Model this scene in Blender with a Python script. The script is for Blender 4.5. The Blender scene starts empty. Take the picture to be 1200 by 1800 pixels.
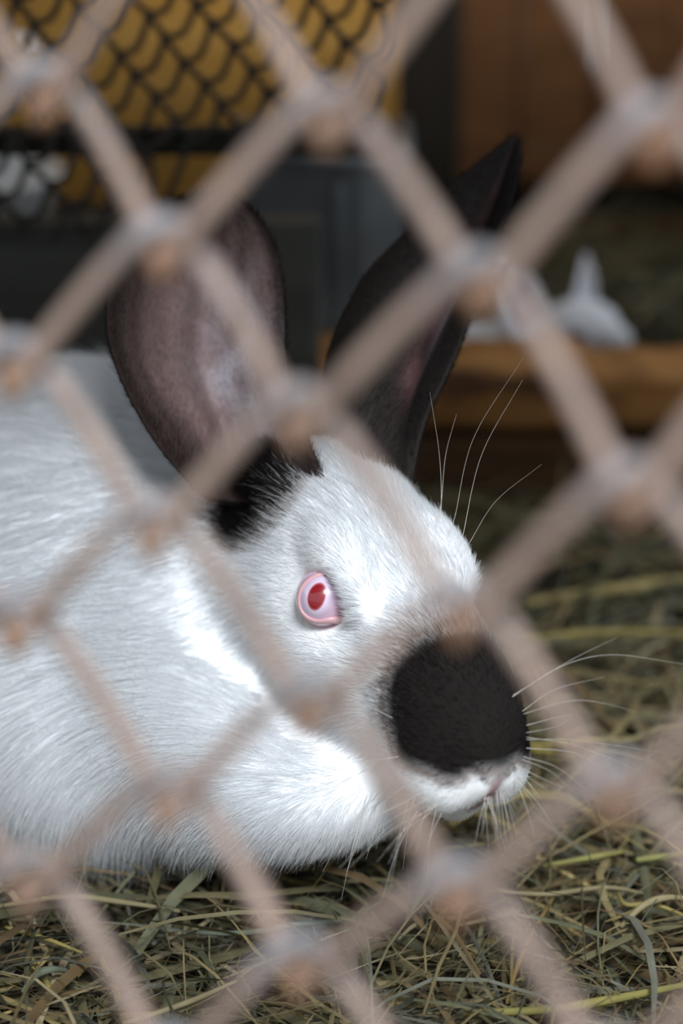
import bpy, bmesh, math, random
import numpy as np
from mathutils import Vector

rng = np.random.default_rng(7)
random.seed(7)
sc = bpy.context.scene
COL = sc.collection

# ------------------------------------------------------------------ camera
CAM = np.array([0.0, 0.0, 0.435])
PITCH = math.radians(22.0)
FPX = 4128.0
FWD = np.array([0.0, math.cos(PITCH), -math.sin(PITCH)])
UPV = np.array([0.0, math.sin(PITCH), math.cos(PITCH)])
RGT = np.array([1.0, 0.0, 0.0])
cd = bpy.data.cameras.new('camera')
cam = bpy.data.objects.new('camera', cd)
COL.objects.link(cam)
cam.location = CAM
cam.rotation_euler = (math.radians(90) - PITCH, 0, 0)
cd.sensor_fit = 'VERTICAL'
cd.sensor_height = 36.0
cd.sensor_width = 24.0
cd.lens = FPX * 36.0 / 1800.0
cd.clip_start = 0.01
cd.dof.use_dof = True
cd.dof.focus_distance = 0.745
cd.dof.aperture_fstop = 4.6
cd.dof.aperture_blades = 0
sc.camera = cam

# ------------------------------------------------------------------ light
world = bpy.data.worlds.new('overcast_sky')
sc.world = world
world.use_nodes = True
wb = world.node_tree.nodes['Background']
wb.inputs['Color'].default_value = (0.86, 0.93, 1.0, 1)
wb.inputs['Strength'].default_value = 0.66

ld = bpy.data.lights.new('daylight_opening', 'AREA')
ld.shape = 'RECTANGLE'
ld.size = 0.55
ld.size_y = 0.5
ld.energy = 80
ld.color = (0.94, 0.97, 1.0)
lo = bpy.data.objects.new('daylight_opening', ld)
COL.objects.link(lo)
lo.location = (0.33, -0.85, 1.79)
lo.rotation_euler = (Vector((-0.03, 0.72, 0.10)) - lo.location).to_track_quat('-Z', 'Y').to_euler()

vs = sc.view_settings
vs.view_transform = 'Standard'
vs.look = 'None'
vs.gamma = 1.0
vs.use_curve_mapping = False
vs.exposure = 0.25
sc.cycles.use_denoising = True
sc.cycles.max_bounces = 6
sc.cycles.transparent_max_bounces = 6

FUR = True


# ------------------------------------------------------------------ helpers
def at(px, py, depth):
    """a point seen at a pixel of the photograph, `depth` metres along the optical axis"""
    return CAM + depth * (FWD + RGT * (px - 600.0) / FPX + UPV * (900.0 - py) / FPX)


def on_y(px, py, y):
    """the same, on the vertical plane Y = y"""
    d = FWD + RGT * (px - 600.0) / FPX + UPV * (900.0 - py) / FPX
    return CAM + d * (y / d[1])


def tag(o, label=None, cat=None, group=None, kind=None):
    if label: o['label'] = label
    if cat: o['category'] = cat
    if group: o['group'] = group
    if kind: o['kind'] = kind
    return o


def empty(name, loc):
    o = bpy.data.objects.new(name, None)
    o.location = [float(v) for v in loc]
    o.empty_display_size = 0.02
    COL.objects.link(o)
    return o


def link(name, me, mat=None, parent=None):
    """link a mesh whose vertices are in world space; its origin moves to its own centre"""
    o = bpy.data.objects.new(name, me)
    COL.objects.link(o)
    if mat is not None and hasattr(me, 'materials'):
        me.materials.append(mat)
    if parent is not None:
        o.parent = parent
        o.matrix_parent_inverse.identity()
        o.location = -parent.location
    return o


def mesh_np(name, verts, faces, smooth=True):
    me = bpy.data.meshes.new(name)
    verts = np.ascontiguousarray(verts, dtype=np.float32)
    if isinstance(faces, np.ndarray):
        k = faces.shape[1]
        n = len(faces)
        me.vertices.add(len(verts))
        me.vertices.foreach_set('co', verts.ravel())
        me.loops.add(n * k)
        me.loops.foreach_set('vertex_index', faces.astype(np.int32).ravel())
        me.polygons.add(n)
        me.polygons.foreach_set('loop_start', np.arange(0, n * k, k, dtype=np.int32))
        me.update(calc_edges=True)
    else:
        me.from_pydata([tuple(map(float, v)) for v in verts], [], faces)
    me.validate()
    if smooth:
        me.polygons.foreach_set('use_smooth', np.ones(len(me.polygons), dtype=bool))
    me.update()
    return me


def color_attr(me, cols, domain='POINT', name='tint'):
    a = me.attributes.new(name, 'FLOAT_COLOR', domain)
    c = np.ones((len(cols), 4), dtype=np.float32)
    c[:, :3] = cols
    a.data.foreach_set('color', c.ravel())


def catmull(pts, n):
    pts = np.asarray(pts, dtype=float)
    m = len(pts)
    t = np.linspace(0, m - 1, n)
    i = np.clip(t.astype(int), 0, m - 2)
    f = (t - i)[:, None]
    p = np.vstack([2 * pts[0] - pts[1], pts, 2 * pts[-1] - pts[-2]])
    a, b, c, d = p[i], p[i + 1], p[i + 2], p[i + 3]
    return 0.5 * (2 * b + (c - a) * f + (2 * a - 5 * b + 4 * c - d) * f ** 2 + (3 * b - a - 3 * c + d) * f ** 3)


def tube(path, rad, sides=10, cap=True):
    path = np.asarray(path, dtype=float)
    n = len(path)
    rad = np.broadcast_to(np.asarray(rad, dtype=float), (n,))
    tan = np.gradient(path, axis=0)
    tan /= np.linalg.norm(tan, axis=1)[:, None] + 1e-12
    ref = np.array([0.0, 0.0, 1.0]) if abs(tan[0][2]) < 0.9 else np.array([1.0, 0, 0])
    u = np.cross(tan[0], ref)
    u /= np.linalg.norm(u)
    us = []
    for k in range(n):
        u = u - tan[k] * np.dot(u, tan[k])
        u /= np.linalg.norm(u)
        us.append(u.copy())
    us = np.array(us)
    ws = np.cross(tan, us)
    a = np.linspace(0, 2 * math.pi, sides, endpoint=False)
    ring = path[:, None, :] + rad[:, None, None] * (np.cos(a)[None, :, None] * us[:, None, :] + np.sin(a)[None, :, None] * ws[:, None, :])
    v = ring.reshape(-1, 3)
    i = np.arange(n - 1)[:, None] * sides
    j = np.arange(sides)[None, :]
    j2 = (j + 1) % sides
    f = np.stack([i + j, i + j2, i + sides + j2, i + sides + j], -1).reshape(-1, 4)
    faces = [tuple(map(int, q)) for q in f]
    if cap:
        faces.append(tuple(range(sides))[::-1])
        faces.append(tuple(range((n - 1) * sides, n * sides)))
    return v, faces


def rounded_box(name, corner, ax, ay, az, mat, parent=None, bevel=0.003, seg=2, wob=0.0, cuts=0, seed=1):
    """box from a corner and three edge vectors, bevelled; optionally subdivided and made uneven"""
    corner, ax, ay, az = [np.asarray(v, dtype=float) for v in (corner, ax, ay, az)]
    bm = bmesh.new()
    vv = []
    for k in range(8):
        p = corner + ax * (k & 1) + ay * ((k >> 1) & 1) + az * ((k >> 2) & 1)
        vv.append(bm.verts.new(p))
    for q in ((0, 2, 3, 1), (4, 5, 7, 6), (0, 1, 5, 4), (2, 6, 7, 3), (0, 4, 6, 2), (1, 3, 7, 5)):
        bm.faces.new([vv[i] for i in q])
    bmesh.ops.recalc_face_normals(bm, faces=bm.faces)
    bmesh.ops.bevel(bm, geom=list(bm.edges), offset=bevel, segments=seg, profile=0.5, affect='EDGES')
    if cuts:
        la = [np.linalg.norm(ax), np.linalg.norm(ay), np.linalg.norm(az)]
        big = (ax, ay, az)[int(np.argmax(la))]
        bn = big / np.linalg.norm(big)
        for c in range(1, cuts):
            g = list(bm.verts) + list(bm.edges) + list(bm.faces)
            bmesh.ops.bisect_plane(bm, geom=g, plane_co=corner + big * c / cuts, plane_no=bn)
        r = np.random.default_rng(seed)
        ph = r.uniform(0, 6.28, 9)
        for v in bm.verts:
            p = np.array(v.co)
            s = np.dot(p - corner, bn) / np.linalg.norm(big) * 6.28
            d = np.array([math.sin(s * (1.3 + k) * 1.1 + ph[k] + p[(k + 1) % 3] * 31) for k in range(3)])
            v.co = v.co + Vector(d * wob)
    me = bpy.data.meshes.new(name)
    bm.to_mesh(me)
    bm.free()
    return link(name, me, mat, parent)


# ------------------------------------------------------------------ materials
def new_mat(name):
    m = bpy.data.materials.new(name)
    m.use_nodes = True
    nt = m.node_tree
    return m, nt, nt.nodes['Principled BSDF']


def ramp_node(nt, stops):
    r = nt.nodes.new('ShaderNodeValToRGB')
    el = r.color_ramp.elements
    while len(el) > 1:
        el.remove(el[-1])
    el[0].position = stops[0][0]
    el[0].color = (*stops[0][1], 1)
    for p, c in stops[1:]:
        e = el.new(p)
        e.color = (*c, 1)
    return r


def wood(name, stops, scale=(3, 40, 40), rough=0.75, bump=0.25, patch=None):
    m, nt, b = new_mat(name)
    tc = nt.nodes.new('ShaderNodeTexCoord')
    mp = nt.nodes.new('ShaderNodeMapping')
    mp.inputs['Scale'].default_value = scale
    nt.links.new(tc.outputs['Object'], mp.inputs['Vector'])
    n = nt.nodes.new('ShaderNodeTexNoise')
    n.inputs['Scale'].default_value = 1.0
    n.inputs['Detail'].default_value = 6
    n.inputs['Roughness'].default_value = 0.65
    n.inputs['Distortion'].default_value = 0.6
    nt.links.new(mp.outputs['Vector'], n.inputs['Vector'])
    r = ramp_node(nt, stops)
    nt.links.new(n.outputs['Fac'], r.inputs['Fac'])
    out = r.outputs['Color']
    if patch:
        n2 = nt.nodes.new('ShaderNodeTexNoise')
        n2.inputs['Scale'].default_value = patch[0]
        n2.inputs['Detail'].default_value = 3
        mp2 = nt.nodes.new('ShaderNodeMapping')
        mp2.inputs['Scale'].default_value = patch[3] if len(patch) > 3 else (1, 1, 1)
        nt.links.new(tc.outputs['Object'], mp2.inputs['Vector'])
        nt.links.new(mp2.outputs['Vector'], n2.inputs['Vector'])
        r2 = ramp_node(nt, [(patch[1], (0, 0, 0)), (patch[1] + 0.12, (1, 1, 1))])
        nt.links.new(n2.outputs['Fac'], r2.inputs['Fac'])
        mx = nt.nodes.new('ShaderNodeMix')
        mx.data_type = 'RGBA'
        nt.links.new(r2.outputs['Color'], mx.inputs['Factor'])
        nt.links.new(out, mx.inputs['A'])
        mx.inputs['B'].default_value = (*patch[2], 1)
        out = mx.outputs['Result']
    nt.links.new(out, b.inputs['Base Color'])
    b.inputs['Roughness'].default_value = rough
    b.inputs['Specular IOR Level'].default_value = 0.12
    bp = nt.nodes.new('ShaderNodeBump')
    bp.inputs['Strength'].default_value = bump
    bp.inputs['Distance'].default_value = 0.004
    nt.links.new(n.outputs['Fac'], bp.inputs['Height'])
    nt.links.new(bp.outputs['Normal'], b.inputs['Normal'])
    return m


def noisy(name, stops, scale=30, rough=0.6, metallic=0.0, bump=0.1):
    m, nt, b = new_mat(name)
    tc = nt.nodes.new('ShaderNodeTexCoord')
    n = nt.nodes.new('ShaderNodeTexNoise')
    n.inputs['Scale'].default_value = scale
    n.inputs['Detail'].default_value = 5
    nt.links.new(tc.outputs['Object'], n.inputs['Vector'])
    r = ramp_node(nt, stops)
    nt.links.new(n.outputs['Fac'], r.inputs['Fac'])
    nt.links.new(r.outputs['Color'], b.inputs['Base Color'])
    b.inputs['Roughness'].default_value = rough
    b.inputs['Metallic'].default_value = metallic
    bp = nt.nodes.new('ShaderNodeBump')
    bp.inputs['Strength'].default_value = bump
    bp.inputs['Distance'].default_value = 0.003
    nt.links.new(n.outputs['Fac'], bp.inputs['Height'])
    nt.links.new(bp.outputs['Normal'], b.inputs['Normal'])
    return m


def tinted(name, rough=0.8, translucent=0.0, noise=None, sheen=0.0, spec=0.2):
    """colour comes from the 'tint' attribute of the blades / hairs / vertices"""
    m, nt, b = new_mat(name)
    a = nt.nodes.new('ShaderNodeAttribute')
    a.attribute_name = 'tint'
    col = a.outputs['Color']
    if noise:
        tc = nt.nodes.new('ShaderNodeTexCoord')
        n = nt.nodes.new('ShaderNodeTexNoise')
        n.inputs['Scale'].default_value = noise[0]
        n.inputs['Detail'].default_value = 4
        nt.links.new(tc.outputs['Object'], n.inputs['Vector'])
        r = ramp_node(nt, [(0.3, (noise[1],) * 3), (0.7, (noise[2],) * 3)])
        nt.links.new(n.outputs['Fac'], r.inputs['Fac'])
        mx = nt.nodes.new('ShaderNodeMix')
        mx.data_type = 'RGBA'
        mx.blend_type = 'MULTIPLY'
        mx.inputs['Factor'].default_value = 1
        nt.links.new(col, mx.inputs['A'])
        nt.links.new(r.outputs['Color'], mx.inputs['B'])
        col = mx.outputs['Result']
    nt.links.new(col, b.inputs['Base Color'])
    b.inputs['Roughness'].default_value = rough
    b.inputs['Specular IOR Level'].default_value = spec
    if sheen:
        b.inputs['Sheen Weight'].default_value = sheen
    if translucent:
        t = nt.nodes.new('ShaderNodeBsdfTranslucent')
        nt.links.new(col, t.inputs['Color'])
        mix = nt.nodes.new('ShaderNodeMixShader')
        mix.inputs[0].default_value = translucent
        nt.links.new(b.outputs[0], mix.inputs[1])
        nt.links.new(t.outputs[0], mix.inputs[2])
        nt.links.new(mix.outputs[0], nt.nodes['Material Output'].inputs['Surface'])
    return m


M = {}
M['rust'] = tinted('rusty_wire', rough=0.6, noise=(70, 0.72, 1.2), spec=0.4)
M['dark_wire'] = noisy('dark_wire', [(0.3, (0.010, 0.010, 0.009)), (0.7, (0.025, 0.02, 0.016))], scale=60, rough=0.5, metallic=0.3)
M['ochre_board'] = wood('ochre_board', [(0.3, (0.40, 0.19, 0.04)), (0.5, (0.54, 0.28, 0.062)), (0.7, (0.62, 0.35, 0.09))], scale=(3, 3, 30), patch=(6, 0.58, (0.38, 0.18, 0.05)))
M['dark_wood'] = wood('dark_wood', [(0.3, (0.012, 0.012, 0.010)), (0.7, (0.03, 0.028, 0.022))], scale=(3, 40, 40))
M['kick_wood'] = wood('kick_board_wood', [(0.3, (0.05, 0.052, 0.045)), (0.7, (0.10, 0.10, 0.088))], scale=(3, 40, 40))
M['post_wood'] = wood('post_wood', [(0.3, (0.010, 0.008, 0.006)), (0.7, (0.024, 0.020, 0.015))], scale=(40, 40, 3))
M['wall_wood'] = wood('brown_wall_wood', [(0.3, (0.040, 0.017, 0.006)), (0.5, (0.075, 0.032, 0.011)), (0.75, (0.11, 0.05, 0.018))], scale=(5, 40, 30), patch=(7, 0.60, (0.022, 0.012, 0.006), (1, 1, 3)))
M['log_wood'] = wood('log_wood', [(0.3, (0.20, 0.088, 0.030)), (0.5, (0.36, 0.17, 0.056)), (0.72, (0.50, 0.26, 0.095))], scale=(4, 34, 34), patch=(16, 0.53, (0.09, 0.042, 0.02), (0.8, 2, 2.2)), bump=0.5)
M['low_wood'] = wood('low_plank_wood', [(0.3, (0.045, 0.024, 0.012)), (0.5, (0.085, 0.045, 0.022)), (0.75, (0.14, 0.075, 0.035))], scale=(4, 34, 34), bump=0.4)
M['grey_metal'] = noisy('grey_metal', [(0.35, (0.085, 0.095, 0.10)), (0.52, (0.15, 0.165, 0.175)), (0.68, (0.27, 0.295, 0.31))], scale=9, rough=0.6, metallic=0.2)
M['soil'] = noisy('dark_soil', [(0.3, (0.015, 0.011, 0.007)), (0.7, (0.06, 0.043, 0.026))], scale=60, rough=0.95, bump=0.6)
M['yard'] = noisy('yard_earth', [(0.3, (0.10, 0.085, 0.06)), (0.7, (0.18, 0.15, 0.11))], scale=6, rough=0.95)
M['shade_roof'] = wood('shade_boards', [(0.3, (0.05, 0.035, 0.025)), (0.7, (0.12, 0.085, 0.06))], scale=(3, 30, 30))
M['hay'] = tinted('dry_hay', rough=0.7, translucent=0.25, noise=(90, 0.7, 1.15))
M['skin'] = tinted('rabbit_skin', rough=0.85, noise=(160, 0.9, 1.05), spec=0.1)
M['fur'] = tinted('rabbit_fur', rough=0.85, translucent=0.45, spec=0.04)
M['pale'] = noisy('pale_ceramic', [(0.3, (0.55, 0.56, 0.56)), (0.7, (0.72, 0.73, 0.73))], scale=20, rough=0.4)

# ------------------------------------------------------------------ structure
GROUND_Y0, BACK_Y = -3.0, 1.50


def quad_plane(name, x0, x1, y0, y1, z, mat, n=1):
    v = [(x0, y0, z), (x1, y0, z), (x1, y1, z), (x0, y1, z)]
    return link(name, mesh_np(name, np.array(v), [(0, 1, 2, 3)], smooth=False), mat)


o = quad_plane('ground', -3.0, 3.0, GROUND_Y0, 0.40, -0.004, M['yard'])
tag(o, 'bare trodden earth in front of the wire fence', kind='structure')
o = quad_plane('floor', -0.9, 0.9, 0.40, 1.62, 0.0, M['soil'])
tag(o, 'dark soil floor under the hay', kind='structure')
# unseen boards overhead, edges set to shade the body and light the back
shade_roof = empty('shade_roof', (0.0, 0.35, 0.56))
tag(shade_roof, 'unseen dark boards overhead, added to shade the hutch', kind='structure')
rounded_box('board', (-0.9, 0.285, 0.566), (0.868, 0, 0), (0, 0.805, 0.03), (0, 0, 0.02), M['shade_roof'], shade_roof)
rounded_box('board', (-0.030, 0.35, 0.566), (0.93, 0, 0), (0, 0.46, 0.02), (0, 0, 0.02), M['shade_roof'], shade_roof)
# unseen side walls, added to shape the light and cut low to admit it
o = rounded_box('unseen_wall_left', (-0.92, 0.42, 0), (0.02, 0, 0), (0, 1.2, 0), (0, 0, 0.26), M['wall_wood'])
tag(o, 'unseen low brown side board, cut down to let light in', kind='structure')
o = rounded_box('unseen_wall_right', (0.90, 0.42, 0), (0.02, 0, 0), (0, 1.2, 0), (0, 0, 0.14), M['wall_wood'])
tag(o, 'unseen low brown side wall, cut down to let light in', kind='structure')


# back wall, right half: upright brown boards above a low rail
wall = empty('wall_back', (0.1, BACK_Y, 0))
tag(wall, 'brown upright boards of the back wall', kind='structure')
seams = [770, 905, 1040, 1165, 1300, 1430, 1560]
for k in range(len(seams) - 1):
    a = on_y(seams[k] + 2, 340, BACK_Y)
    b_ = on_y(seams[k + 1] - 2, 340, BACK_Y)
    z0 = on_y(900, 338, BACK_Y)[2]
    dy = [0.0, 0.006, -0.004, 0.005, 0.0, 0.006][k]
    rounded_box('board', (a[0], BACK_Y + dy, z0 + 0.004 * (k % 3)), (b_[0] - a[0], 0, 0), (0, 0.018, 0), (0, 0, 0.63 - z0), M['wall_wood'], wall, bevel=0.002)
zt = on_y(900, 396, BACK_Y)[2]
rounded_box('rail', (on_y(690, 400, BACK_Y)[0], BACK_Y - 0.012, -0.01), (0.60, 0, 0), (0, 0.03, 0), (0, 0, zt + 0.01), M['wall_wood'], wall, bevel=0.003, wob=0.001, cuts=12)
xk = on_y(690, 400, BACK_Y)[0]
rounded_box('backing', (-0.9, BACK_Y + 0.07, 0), (1.8, 0, 0), (0, 0.02, 0), (0, 0, 0.12), M['dark_wood'], wall, bevel=0.002)

# dark upright post between the two halves of the back
p = on_y(692, 0, 1.40)
q = on_y(815, 0, 1.40)
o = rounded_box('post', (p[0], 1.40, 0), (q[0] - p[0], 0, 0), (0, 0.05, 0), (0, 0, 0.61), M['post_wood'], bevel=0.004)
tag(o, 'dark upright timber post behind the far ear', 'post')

# ochre board behind the dark mesh, with a small broken slit of daylight
BY = 1.30
ob = empty('ochre_panel', on_y(200, 420, BY))
tag(ob, 'ochre plywood panel behind the dark wire mesh', 'panel')
zb = on_y(200, 430, BY)[2] - 0.05
z1 = on_y(50, 96, BY)[2]
z2 = on_y(50, 64, BY)[2]
xl = on_y(30, 80, BY)[0]
xr = on_y(74, 80, BY)[0]
x0 = -0.9
x1 = on_y(698, 80, BY)[0]
for nm, a, b_, c, d in (('sheet', x0, xl, zb, 0.60), ('sheet', xr, x1, zb, 0.60), ('sheet', xl, xr, zb, z1), ('sheet', xl, xr, z2, 0.60)):
    rounded_box(nm, (a, BY, c), (b_ - a, 0, 0), (0, 0.008, 0), (0, 0, d - c), M['ochre_board'], ob, bevel=0.0004, seg=1)
pa = on_y(50, 60, BY - 0.002)
pb = on_y(66, 100, BY - 0.002)
rounded_box('sliver', (pa[0] - 0.002, BY, pa[2]), (0.0045, 0, 0), (0, 0.008, 0), (pb[0] - pa[0], 0, pb[2] - pa[2]), M['ochre_board'], ob, bevel=0.0004, seg=1)

# dark rails that hold the mesh
MY = 0.97
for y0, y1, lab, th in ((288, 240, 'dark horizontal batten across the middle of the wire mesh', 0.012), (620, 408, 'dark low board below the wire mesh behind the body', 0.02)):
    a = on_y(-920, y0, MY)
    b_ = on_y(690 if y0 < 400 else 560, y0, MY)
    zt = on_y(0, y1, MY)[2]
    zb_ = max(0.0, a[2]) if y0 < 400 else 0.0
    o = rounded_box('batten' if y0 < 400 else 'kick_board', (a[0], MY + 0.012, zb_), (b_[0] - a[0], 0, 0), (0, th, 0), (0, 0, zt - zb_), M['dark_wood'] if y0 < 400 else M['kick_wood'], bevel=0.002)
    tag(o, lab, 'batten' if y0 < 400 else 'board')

# pale bowl edge behind the mesh at the left
bm = bmesh.new()
prof = [(0.0, 0.0), (0.030, 0.0), (0.036, 0.006), (0.044, 0.03), (0.047, 0.034), (0.045, 0.036), (0.041, 0.032), (0.032, 0.009), (0.0, 0.006)]
c0 = on_y(-45, 412, 1.16)
rings = []
for r_, z_ in prof:
    rings.append([bm.verts.new((c0[0] + r_ * math.cos(t), 1.16 + r_ * math.sin(t), c0[2] - 0.002 + z_)) for t in np.linspace(0, 2 * math.pi, 32, endpoint=False)] if r_ else [bm.verts.new((c0[0], 1.16, c0[2] - 0.002 + z_))])
for a, b_ in zip(rings[:-1], rings[1:]):
    for k in range(32):
        k2 = (k + 1) % 32
        if len(a) == 1: bm.faces.new((a[0], b_[k2], b_[k]))
        elif len(b_) == 1: bm.faces.new((a[k], a[k2], b_[0]))
        else: bm.faces.new((a[k], a[k2], b_[k2], b_[k]))
me = bpy.data.meshes.new('bowl'); bm.to_mesh(me); bm.free()
me.polygons.foreach_set('use_smooth', np.ones(len(me.polygons), dtype=bool))
o = link('bowl', me, M['pale'])
tag(o, 'pale bowl on a ledge behind the dark wire mesh', 'bowl')
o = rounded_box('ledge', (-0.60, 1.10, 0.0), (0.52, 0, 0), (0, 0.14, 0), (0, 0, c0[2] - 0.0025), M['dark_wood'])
tag(o, 'dark ledge carrying the pale bowl behind the mesh', 'ledge')

# grey weathered feed bin behind the ears
def feed_bin():
    yb = 1.10
    root = empty('feed_bin', on_y(575, 600, yb))
    root.location.z = 0
    tag(root, 'dark grey weathered metal feed bin behind the ears', 'bin')
    xa, xb = on_y(415, 400, yb)[0], on_y(716, 400, yb)[0]
    zt = on_y(575, 288, yb)[2]
    w = xb - xa
    # footprint with a rounded front corner; the front bulges gently
    fp = [(xa, yb + 0.09)]
    for t in np.linspace(0, 1, 9):
        fp.append((xa + 0.55 * w * t, yb + 0.035 - 0.030 * math.sin(t * math.pi / 2)))
    for t in np.linspace(0.15, 1, 9):
        fp.append((xa + 0.55 * w + 0.45 * w * t, yb + 0.005 - 0.016 * math.sin(t * math.pi) + 0.02 * t))
    fp.append((xb, yb + 0.09))
    n = len(fp)
    levels = [(0.0, 0.94), (0.02, 0.95), (0.5, 0.975), (0.9, 0.995), (1.0, 1.0)]
    cx, cy = (xa + xb) / 2, yb + 0.06
    v, f = [], []
    for h, s in levels:
        for x, y in fp: v.append((cx + (x - cx) * s, cy + (y - cy) * s, zt * h))
    for k in range(len(levels) - 1):
        for i in range(n):
            j = (i + 1) % n
            f.append((k * n + i, k * n + j, (k + 1) * n + j, (k + 1) * n + i))
    f.append(tuple(range(n))[::-1])
    # inner wall
    b0 = len(v)
    for h, s in ((1.0, 0.97), (0.3, 0.94)):
        for x, y in fp: v.append((cx + (x - cx) * s, cy + (y - cy) * s, zt * h))
    top = (len(levels) - 1) * n
    for i in range(n):
        j = (i + 1) % n
        f.append((top + i, top + j, b0 + j, b0 + i))
        f.append((b0 + i, b0 + j, b0 + n + j, b0 + n + i))
    f.append(tuple(range(b0 + n, b0 + 2 * n)))
    link('body', mesh_np('body', np.array(v), f, smooth=False), M['grey_metal'], root)
    loop = [(cx + (x - cx) * 1.0, cy + (y - cy) * 1.0, zt) for x, y in fp] 
    tv, tf = tube(np.array(loop), 0.0035, 8)
    link('rim', mesh_np('rim', tv, tf), M['grey_metal'], root)
    for t in (0.62, 0.60):
        x = xa + w * t
        seam = [(x, yb - 0.009, zt * 0.08), (x + 0.001, yb - 0.010, zt * 0.5), (x, yb - 0.012, zt * 0.96)]
        tv, tf = tube(catmull(seam, 8), 0.0012, 8)
        link('seam_rib', mesh_np('seam_rib', tv, tf), M['grey_metal'], root)
feed_bin()

# low partition: a split log on a darker plank
LY = 1.06
part = empty('log_partition', (on_y(850, 800, LY)[0], LY, 0))
tag(part, 'low partition of a split log on a darker plank', 'partition')
zt, zm = on_y(1000, 618, LY + 0.02)[2], on_y(1000, 765, LY)[2]
def log_piece():
    xa, xb = on_y(516, 700, LY)[0], 0.42
    n, s = 46, 28
    v, f = [], []
    r = np.random.default_rng(5)
    for k in range(n):
        t = k / (n - 1)
        x = xa + (xb - xa) * t
        end = min(1.0, math.sqrt(max(0.0, 1 - (1 - min(1, t / 0.05)) ** 2)) * 0.75 + 0.25) if t < 0.05 else 1.0
        hh = (zt - zm) / 2 * end
        wob = 0.0022 * math.sin(9 * t * 3.1 + 0.7) + 0.0016 * math.sin(23 * t * 3.1)
        tilt = (0.5 - t) * 0.006
        for i in range(s):
            a = 2 * math.pi * i / s
            ca, sa = math.cos(a), math.sin(a)
            py = 0.024 * np.sign(ca) * abs(ca) ** 0.7 * end
            pz = hh * np.sign(sa) * abs(sa) ** 0.75
            j = 0.0012 * math.sin(5 * a + 14 * t) + 0.0008 * math.sin(11 * a - 31 * t)
            v.append((x, LY + 0.02 + py + j, (zt + zm) / 2 + pz + wob * (sa > 0) + j + tilt))
    for k in range(n - 1):
        for i in range(s):
            i2 = (i + 1) % s
            f.append((k * s + i, k * s + i2, (k + 1) * s + i2, (k + 1) * s + i))
    f.append(tuple(range(s))[::-1]); f.append(tuple(range((n - 1) * s, n * s)))
    link('split_log', mesh_np('split_log', np.array(v), f), M['log_wood'], part)
log_piece()
rounded_box('plank', (on_y(560, 800, LY)[0], LY - 0.002, -0.005), (0.42 - on_y(560, 800, LY)[0], 0, 0), (0, 0.035, 0), (0, 0, zm + 0.004), M['low_wood'], part, bevel=0.003, wob=0.0008, cuts=16)


# ------------------------------------------------------------------ wire fence in front
FN = np.array([0.50, 0.866, 0.0])
FN = FN / np.linalg.norm(FN)
FN = FN * math.cos(math.radians(16)) + np.array([0, 0, -math.sin(math.radians(16))])   # leans in a little
FK = np.dot(FN, at(600, 900, 0.440) - CAM)


def fence_pt(px, py, off=0.0):
    d = FWD + RGT * (px - 600.0) / FPX + UPV * (900.0 - py) / FPX
    return CAM + d * (FK / np.dot(FN, d)) + FN * off


ROWS = {
    -2: [(-520, -400), (30, -400), (600, -400), (1170, -400), (1740, -400)],
    -1: [(-200, -120), (325, -110), (895, -120), (1450, -110), (2020, -100)],
    0: [(-470, 120), (76, 160), (575, 205), (1150, 228), (1730, 250)],
    1: [(-210, 400), (285, 432), (842, 495), (1430, 545), (2000, 590)],
    2: [(-480, 600), (22, 642), (520, 728), (1105, 862), (1700, 900)],
    3: [(-230, 880), (265, 925), (805, 1070), (1390, 1160), (1960, 1250)],
    4: [(-480, 1040), (25, 1092), (540, 1235), (1075, 1385), (1650, 1480)],
    5: [(-220, 1280), (290, 1398), (800, 1562), (1345, 1700), (1900, 1800)],
    6: [(-470, 1440), (47, 1545), (522, 1692), (1062, 1870), (1600, 1990)],
    7: [(-220, 1690), (290, 1862), (800, 2020), (1320, 2150), (1850, 2270)],
    8: [(-470, 1880), (40, 2010), (530, 2170), (1050, 2330), (1580, 2460)],
    9: [(-220, 2150), (285, 2330), (790, 2490), (1310, 2640), (1850, 2780)],
    10: [(-470, 2360), (40, 2490), (530, 2660), (1050, 2830), (1580, 2980)],
}
for r_ in ROWS:
    k_ = ROWS[r_]
    d0 = (k_[1][0] - k_[0][0], k_[1][1] - k_[0][1]); d1 = (k_[-1][0] - k_[-2][0], k_[-1][1] - k_[-2][1])
    ROWS[r_] = [(k_[0][0] - m_ * d0[0] * 0.95, k_[0][1] - m_ * d0[1] * 0.6) for m_ in (3, 2, 1)] + k_ + [(k_[-1][0] + d1[0], k_[-1][1] + d1[1])]
fence = empty('chain_link_fence', (0.0, 0.46, 0.0))
tag(fence, 'rusty chain-link wire fence standing in front of the rabbit', 'fence')
HOOK_D, HOOK_U = 46, 40
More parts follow.
